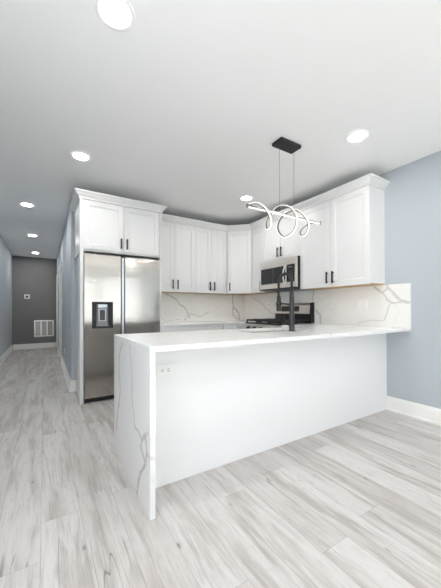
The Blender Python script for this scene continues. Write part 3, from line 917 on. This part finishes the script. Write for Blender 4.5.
for g0, g1 in ((0.012, 0.245), (0.252, W - 0.252), (W - 0.245, W - 0.012)):
    gb = MB(F)
    y0, y1, za, zb = 0.012, DPT - 0.090, 0.946, 0.968
    for x in (g0, g1 - 0.014): gb.box(x, x + 0.014, y0, y1, za, zb, 0.002)
    for y in (y0, (y0 + y1) / 2 - 0.007, y1 - 0.014): gb.box(g0 + 0.014, g1 - 0.014, y, y + 0.014, za, zb, 0.002)
    xm = (g0 + g1) / 2
    for yc in ((y0 + y1) / 2 - 0.135, (y0 + y1) / 2 + 0.135):
        for dx, dy in ((1, 0), (-1, 0), (0, 1), (0, -1)):
            if dx: gb.box(min(xm + dx * 0.03, xm + dx * ((g1 - g0) / 2 - 0.01)), max(xm + dx * 0.03, xm + dx * ((g1 - g0) / 2 - 0.01)), yc - 0.006, yc + 0.006, za, zb + 0.004, 0.002)
            else: gb.box(xm - 0.006, xm + 0.006, min(yc + dy * 0.03, yc + dy * 0.125), max(yc + dy * 0.03, yc + dy * 0.125), za, zb + 0.004, 0.002)
    for x in (g0, g1 - 0.014):
        for y in (y0, y1 - 0.014): gb.box(x, x + 0.014, y, y + 0.014, 0.9222, za)
    gb.build('grate', M['iron'], ct)
# raised back with display: slanted face
bgm = MB(F)
y0b, y1b = DPT - 0.062, DPT
sec = [(y0b, 0.923), (y0b, 1.045), (y0b + 0.012, 1.180), (y0b + 0.03, 1.203), (y1b, 1.203), (y1b, 0.923)]
def secprism(mb, x0, x1, sec):
    n = len(sec)
    vs = [(x0, y, z) for y, z in sec] + [(x1, y, z) for y, z in sec]
    mb.add(vs, [tuple(range(n)), tuple(reversed(range(n, 2 * n)))] + [(i, n + i, n + (i + 1) % n, (i + 1) % n) for i in range(n)])
secprism(bgm, 0.026, W - 0.026, sec)
bg = bgm.build('backguard', M['steel2'], t)
low = MB(F).box(0.026, W - 0.026, y0b - 0.004, y0b - 0.0004, 0.9235, 1.05).build('backguard_base', M['blackplastic'], bg)
for x0, x1 in ((0.0, 0.0255), (W - 0.0255, W)):
    e_ = MB(F); secprism(e_, x0, x1, [(y0b - 0.008, 0.923), (y0b - 0.008, 1.06), (y0b + 0.004, 1.190), (y0b + 0.024, 1.210), (y1b, 1.210), (y1b, 0.923)])
    e_.build('end_cap', M['blackplastic'] if x0 > 0 else M['steel2'], bg)
dsp = MB(F); tilt = 0.012 / 0.16
secprism(dsp, 0.16, 0.52, [(y0b + (z - 1.045) * tilt - o_, z) for z, o_ in ((1.082, 0.0025), (1.162, 0.0025))] + [(y0b + (z - 1.045) * tilt - 0.0003, z) for z in (1.162, 1.082)])
dsp.build('display', M['blackglass'], bg)
for x in (0.02, W - 0.05):
    for y in (0.08, DPT - 0.08): MB(F).cyl((x + 0.015, y, 0), (x + 0.015, y, 0.0199), 0.016).build('foot', M['blackplastic'], t)

# ------------------------------------------------------------------ sink and faucet
t = thing('kitchen_sink', 'undermount sink basin let into the peninsula counter', 'sink', ((SX0 + SX1) / 2, (SY0 + SY1) / 2, 0.68))
sk = MB(); zt, zb_, th = CT - TH - 0.0015, 0.68, 0.004
x0, x1, y0, y1 = SX0 - 0.008, SX1 + 0.008, SY0 - 0.008, SY1 + 0.008
vs = [(x0 - .02, y0 - .02, zt), (x1 + .02, y0 - .02, zt), (x1 + .02, y1 - .004, zt), (x0 - .02, y1 - .004, zt),
      (x0, y0, zt), (x1, y0, zt), (x1, y1 - .008, zt), (x0, y1 - .008, zt),
      (x0 + .01, y0 + .01, zb_), (x1 - .01, y0 + .01, zb_), (x1 - .01, y1 - .018, zb_), (x0 + .01, y1 - .018, zb_)]
fs = [(8, 9, 10, 11)]
for i in range(4):
    j = (i + 1) % 4
    fs += [(i, j, 4 + j, 4 + i), (4 + i, 4 + j, 8 + j, 8 + i)]
sk.add(vs, fs)
so = sk.build('basin', M['basin'], t)
md = so.modifiers.new('sheet', 'SOLIDIFY'); md.thickness = 0.0015; md.offset = -1
MB().lathe(((SX0 + SX1) / 2, (SY0 + SY1) / 2, 0.682), [(0.0, 0.002), (0.03, 0.002), (0.045, 0.004), (0.05, 0.0)], 24).build('drain', M['darkgrey'], t)

FXB, FYB = 1.908, 1.852
t = thing('kitchen_faucet', 'matte black spring-neck pull-down faucet on the peninsula counter', 'faucet', (FXB, FYB, CT))
b = MB(); b.lathe((FXB, FYB, CT), [(0.0, 0.0), (0.030, 0.0), (0.030, 0.006), (0.026, 0.010), (0.026, 0.11), (0.0225, 0.125), (0.0215, 0.30), (0.019, 0.34), (0.0165, 0.37), (0.0, 0.372)], 24)
b.build('body', M['faucet'], t)
REACH = 0.168
cy, cz, rr = FYB + REACH / 2, 1.360, REACH / 2
neck = [(FXB, FYB, 1.25 + i * 0.012) for i in range(10)]
neck += [(FXB, cy - rr * cos(pi * i / 20), cz + rr * sin(pi * i / 20)) for i in range(21)]
neck += [(FXB, FYB + REACH, 1.360 - i * 0.02) for i in range(1, 9)]
nb = MB(); nb.tube(neck, 0.0080, 12)
hose = nb.build('hose', M['faucet'], t)
# spring coil round the hose
path = [Vector(p) for p in neck]
cum = [0]
for a_, b_ in zip(path[:-1], path[1:]): cum.append(cum[-1] + (b_ - a_).length)
def along(s_):
    for i in range(len(cum) - 1):
        if s_ <= cum[i + 1] or i == len(cum) - 2:
            f_ = (s_ - cum[i]) / max(1e-9, cum[i + 1] - cum[i])
            return path[i].lerp(path[i + 1], f_), (path[i + 1] - path[i]).normalized()
coil = []
L_ = cum[-1]; turns = int(L_ / 0.0095)
for i in range(turns * 10 + 1):
    p, d_ = along(L_ * i / (turns * 10))
    a_ = Vector((1, 0, 0)); b_ = d_.cross(a_)
    th_ = 2 * pi * i / 10
    coil.append(p + (a_ * cos(th_) + b_ * sin(th_)) * 0.0120)
cb = MB(); cb.tube(coil, 0.0026, 6); cb.build('spring', M['faucet'], t)
hy = FYB + REACH
b = MB(); b.lathe((FXB, hy, 1.095), [(0.0, 0.0), (0.022, 0.0), (0.0245, 0.012), (0.0245, 0.05), (0.021, 0.085), (0.018, 0.125), (0.0165, 0.145), (0.0, 0.145)], 24)
b.build('spray_head', M['faucet'], t)
b = MB(); b.cyl((FXB, FYB, 1.155), (FXB, hy - 0.02, 1.170), 0.007)
b.lathe((FXB, hy, 1.157), [(0.0255, 0.0), (0.0285, 0.0), (0.0285, 0.022), (0.0255, 0.022), (0.0255, 0.0)], 24)
b.build('docking_arm', M['faucet'], t)
b = MB(); b.cyl((FXB, FYB + 0.012, 0.972), (FXB - 0.004, FYB + 0.052, 0.976), 0.0115)
b.tube([(FXB - 0.004, FYB + 0.050, 0.976), (FXB - 0.006, FYB + 0.066, 0.992), (FXB - 0.010, FYB + 0.080, 1.035), (FXB - 0.012, FYB + 0.086, 1.07)], [0.0085, 0.008, 0.007, 0.006], 12)
b.build('lever', M['faucet'], t)

# ------------------------------------------------------------------ outlets, switches, vent, thermostat
def outlet(label, loc, rz, horizontal=False, kind='duplex', group='white wall outlets and switches'):
    """plate in the local XZ plane facing local -Y, centred on loc"""
    t = thing('power_outlet' if kind == 'duplex' else 'light_switch', label, 'outlet' if kind == 'duplex' else 'switch', loc, rz, group)
    F = frame_of(*loc, rz) @ (Matrix.Rotation(pi / 2, 4, 'Y') if horizontal else Matrix.Identity(4))
    wd = 0.058 if kind != 'double' else 0.058
    hw_ = 0.0365 if kind in ('duplex', 'switch') else 0.058
    MB(F).box(-hw_, hw_, -0.0075, -0.0003, -0.0585, 0.0585, 0.002).build('cover_plate', M['plastic'], t)
    if kind == 'duplex':
        for s_ in (-1, 1):
            r = MB(F).box(-0.0165, 0.0165, -0.0095, -0.0076, s_ * 0.0195 - 0.0145, s_ * 0.0195 + 0.0145, 0.002).build('receptacle', M['plastic'], t)
            sl = MB(F)
            for x in (-0.0065, 0.0065): sl.box(x - 0.0018, x + 0.0018, -0.0102, -0.0096, s_ * 0.0195 - 0.002, s_ * 0.0195 + 0.009)
            sl.cyl((0, -0.0096, s_ * 0.0195 - 0.0075), (0, -0.0102, s_ * 0.0195 - 0.0075), 0.0025, n=10)
            sl.build('socket_slot', M['slot'], r)
    else:
        for x in ((0,) if kind == 'switch' else (-0.023, 0.023)):
            MB(F).box(x - 0.016, x + 0.016, -0.0110, -0.0076, -0.033, 0.033, 0.002).build('rocker', M['plastic'], t)
    return t


outlet('white duplex outlet set sideways in the white peninsula panel', (0.648, PYP - 0.0004, 0.728), 0, True)
outlet('white outlet set sideways in the rear backsplash, nearer the fridge', (1.68, YB - 0.0134, 1.175), 0, True)
outlet('white outlet set sideways in the rear backsplash under the corner cabinet', (2.875, YB - 0.0134, 1.175), 0, True)
outlet('white outlet in the side backsplash between range and corner', (XR - 0.0134, 3.665, 1.195), -pi / 2, True)
outlet('white double switch in the side backsplash above the peninsula', (XR - 0.0134, 1.992, 1.17), -pi / 2, False, 'double')
outlet('white low outlet on the right hallway wall above the baseboard', (XH - 0.0004, 5.95, 0.36), -pi / 2)
outlet('white switch on the right hallway wall before the first door', (XH - 0.0004, 6.66, 1.28), -pi / 2, False, 'switch')

t = thing('return_air_grille', 'white three-bay return air grille low on the dark hallway wall', 'vent', (-0.01, YH, 0.575), 0)
F = Matrix.Translation((0, YH - 0.0004, 0))
gx0, gx1, gz0, gz1 = -0.257, 0.237, 0.335, 0.815
b = MB(F)
e = 0.034
b.box(gx0, gx1, -0.012, -0.0002, gz1 - e, gz1, 0.002); b.box(gx0, gx1, -0.012, -0.0002, gz0, gz0 + e, 0.002)
bw = (gx1 - gx0 - e * 2 - 2 * 0.022) / 3
xs_ = [gx0 + e + i * (bw + 0.022) for i in range(3)]
for x0, x1 in ((gx0, gx0 + e), (gx1 - e, gx1), (xs_[1] - 0.022, xs_[1]), (xs_[2] - 0.022, xs_[2])): b.box(x0, x1, -0.011, -0.0002, gz0 + e, gz1 - e)
b.build('frame', M['plastic'], t)
for x in xs_:
    lb = MB(F); n = 22
    for i in range(n):
        z = gz0 + e + (gz1 - gz0 - 2 * e) * (i + 0.5) / n
        lb.add([(x, -0.009, z - 0.0078), (x + bw, -0.009, z - 0.0078), (x + bw, -0.003, z + 0.0074), (x, -0.003, z + 0.0074),
                (x, -0.0076, z - 0.0086), (x + bw, -0.0076, z - 0.0086), (x + bw, -0.0016, z + 0.0066), (x, -0.0016, z + 0.0066)],
               [(0, 1, 2, 3), (7, 6, 5, 4), (0, 4, 5, 1), (2, 6, 7, 3), (1, 5, 6, 2), (0, 3, 7, 4)])
    lb.build('louvre_panel', M['louvre'], t)
    MB(F).box(x, x + bw, -0.0012, -0.0002, gz0 + e, gz1 - e).build('backing', M['slot'], t)
t = thing('thermostat', 'small white thermostat with black screen on the dark hallway wall', 'thermostat', (-0.425, YH, 1.50), 0)
b = MB(F).box(-0.495, -0.355, -0.024, -0.0002, 1.432, 1.558, 0.006, 2).build('housing', M['plastic'], t)
MB(F).box(-0.452, -0.398, -0.0262, -0.0242, 1.468, 1.522, 0.002).build('screen', M['blackglass'], t)

# ------------------------------------------------------------------ recessed ceiling lights
def ceiling_light(label):
    t = thing('ceiling_light', label, 'light', (0, 0, CEIL), 0, 'recessed ceiling lights')
    MB().lathe((0, 0, CEIL - 0.0005), [(0.064, 0.0), (0.066, -0.006), (0.090, -0.007), (0.098, -0.004), (0.099, 0.0)], 40).build('trim_ring', M['plastic'], t)
    MB().lathe((0, 0, CEIL - 0.0005), [(0.0, -0.0035), (0.0635, -0.0035), (0.0635, 0.0)], 40).build('lens', M['lens'], t)
    return t


spots = [((0.308, 1.519), 'recessed ceiling light over the floor at the top of the photo'),
         ((0.305, 3.123), 'recessed ceiling light in front of the fridge cabinet'),
         ((2.350, 1.493), 'recessed ceiling light over the right end of the peninsula'),
         ((2.347, 3.115), 'recessed ceiling light in front of the microwave cabinet'),
         ((-0.215, 4.968), 'first recessed ceiling light at the entrance of the hallway'),
         ((-0.209, 6.961), 'second recessed ceiling light, halfway down the hallway'),
         ((-0.205, 9.014), 'third recessed ceiling light, by the dark end wall of the hallway'),
         ((0.31, -0.10), 'recessed ceiling light of the living room, left row near the camera'),  # from here on: unseen lamps continuing the grid, added as general fill
         ((2.35, -0.10), 'recessed ceiling light of the living room, right row near the camera'),
         ((0.31, -1.75), 'recessed ceiling light of the living room, left row near the windows'),
         ((2.35, -1.75), 'recessed ceiling light of the living room, right row near the windows')]
proto = None
for (x, y), lab in spots:
    if proto is None:
        proto = o = ceiling_light(lab)
    else:
        o = copy_tree(proto); o['label'] = lab
    o.location = (x, y, CEIL)
    if y > 4:            # hallway lenses get their own stronger emission to brighten the hall
        for ch in o.children:
            if ch.name.startswith('lens'):
                ch.data = ch.data.copy(); ch.data.materials[0] = M['lens_hall']

# ------------------------------------------------------------------ spiral pendant over the peninsula
t = thing('pendant_light', 'spiral LED pendant light hanging over the peninsula from a black canopy', 'pendant light', (1.925, 1.925, CEIL))
MB().box(1.776, 2.027, 1.842, 1.966, CEIL - 0.030, CEIL - 0.0005, 0.002).build('canopy', M['canopy'], t)
for x in (1.832, 2.016):
    MB().cyl((x, 1.925, CEIL - 0.0305), (x, 1.925, 1.992), 0.0013, n=8).build('suspension_wire', M['wire'], t)
HP = [(1.471, 1.925, 2.003), (1.548, 1.9, 2.023), (1.603, 1.86, 1.978), (1.646, 1.845, 1.904), (1.674, 1.87, 1.846), (1.682, 1.925, 1.826), (1.716, 1.98, 1.89), (1.76, 2.0, 1.967), (1.834, 2.0, 2.046), (1.866, 1.98, 2.074), (1.881, 1.93, 2.075), (1.912, 1.86, 2.036), (1.919, 1.8, 1.938), (1.9, 1.8, 1.837), (1.878, 1.84, 1.785), (1.857, 1.9, 1.773), (1.862, 1.97, 1.836), (1.897, 2.02, 1.919), (1.961, 2.04, 2.008), (2.022, 2.02, 2.062), (2.069, 1.96, 2.077), (2.097, 1.91, 2.038), (2.124, 1.86, 1.962), (2.144, 1.86, 1.898), (2.125, 1.88, 1.833), (2.103, 1.91, 1.818), (2.126, 1.95, 1.859), (2.191, 1.97, 1.923), (2.238, 1.96, 1.962), (2.297, 1.935, 1.985), (2.383, 1.925, 1.996)]
hp = [Vector(p) for p in HP]
for _ in range(0):      # soften the measured points
    hp = [hp[0]] + [hp[i] * 0.7 + (hp[i - 1] + hp[i + 1]) * 0.15 for i in range(1, len(hp) - 1)] + [hp[-1]]
curve = []
for i in range(len(hp) - 1):
    p0, p1, p2, p3 = hp[max(i - 1, 0)], hp[i], hp[i + 1], hp[min(i + 2, len(hp) - 1)]
    for j in range(8):
        u = j / 8
        curve.append(0.5 * ((2 * p1) + (p2 - p0) * u + (2 * p0 - 5 * p1 + 4 * p2 - p3) * u * u + (3 * p1 - p0 - 3 * p2 + p3) * u ** 3))
curve.append(hp[-1])
AX = lambda p: Vector((p.x, 1.925, 1.945))
nrm = []
for p in curve:
    d_ = p - AX(p)
    nrm.append(d_.normalized() if d_.length > 1e-4 else Vector((0, 0, 1)))
MB().ribbon(curve, nrm, 0.013, -0.008, 0.0).build('spiral_channel', M['channel'], t)
MB().ribbon(curve, nrm, 0.0115, 0.0002, 0.007).build('spiral_diffuser', M['led'], t)
bar = [Vector((1.466 + i * 0.0917, 1.925, 1.986)) for i in range(11)]
dn = [Vector((0, -0.35, -1))] * 11
MB().ribbon(bar, dn, 0.015, -0.010, 0.0).build('bar_channel', M['channel'], t)
MB().ribbon(bar, dn, 0.012, 0.0002, 0.008).build('bar_diffuser', M['led'], t)
for x in (1.462, 2.387):
    MB().box(x - 0.008, x + 0.008, 1.914, 1.936, 1.974, 2.008, 0.002).build('end_cap', M['channel'], t)
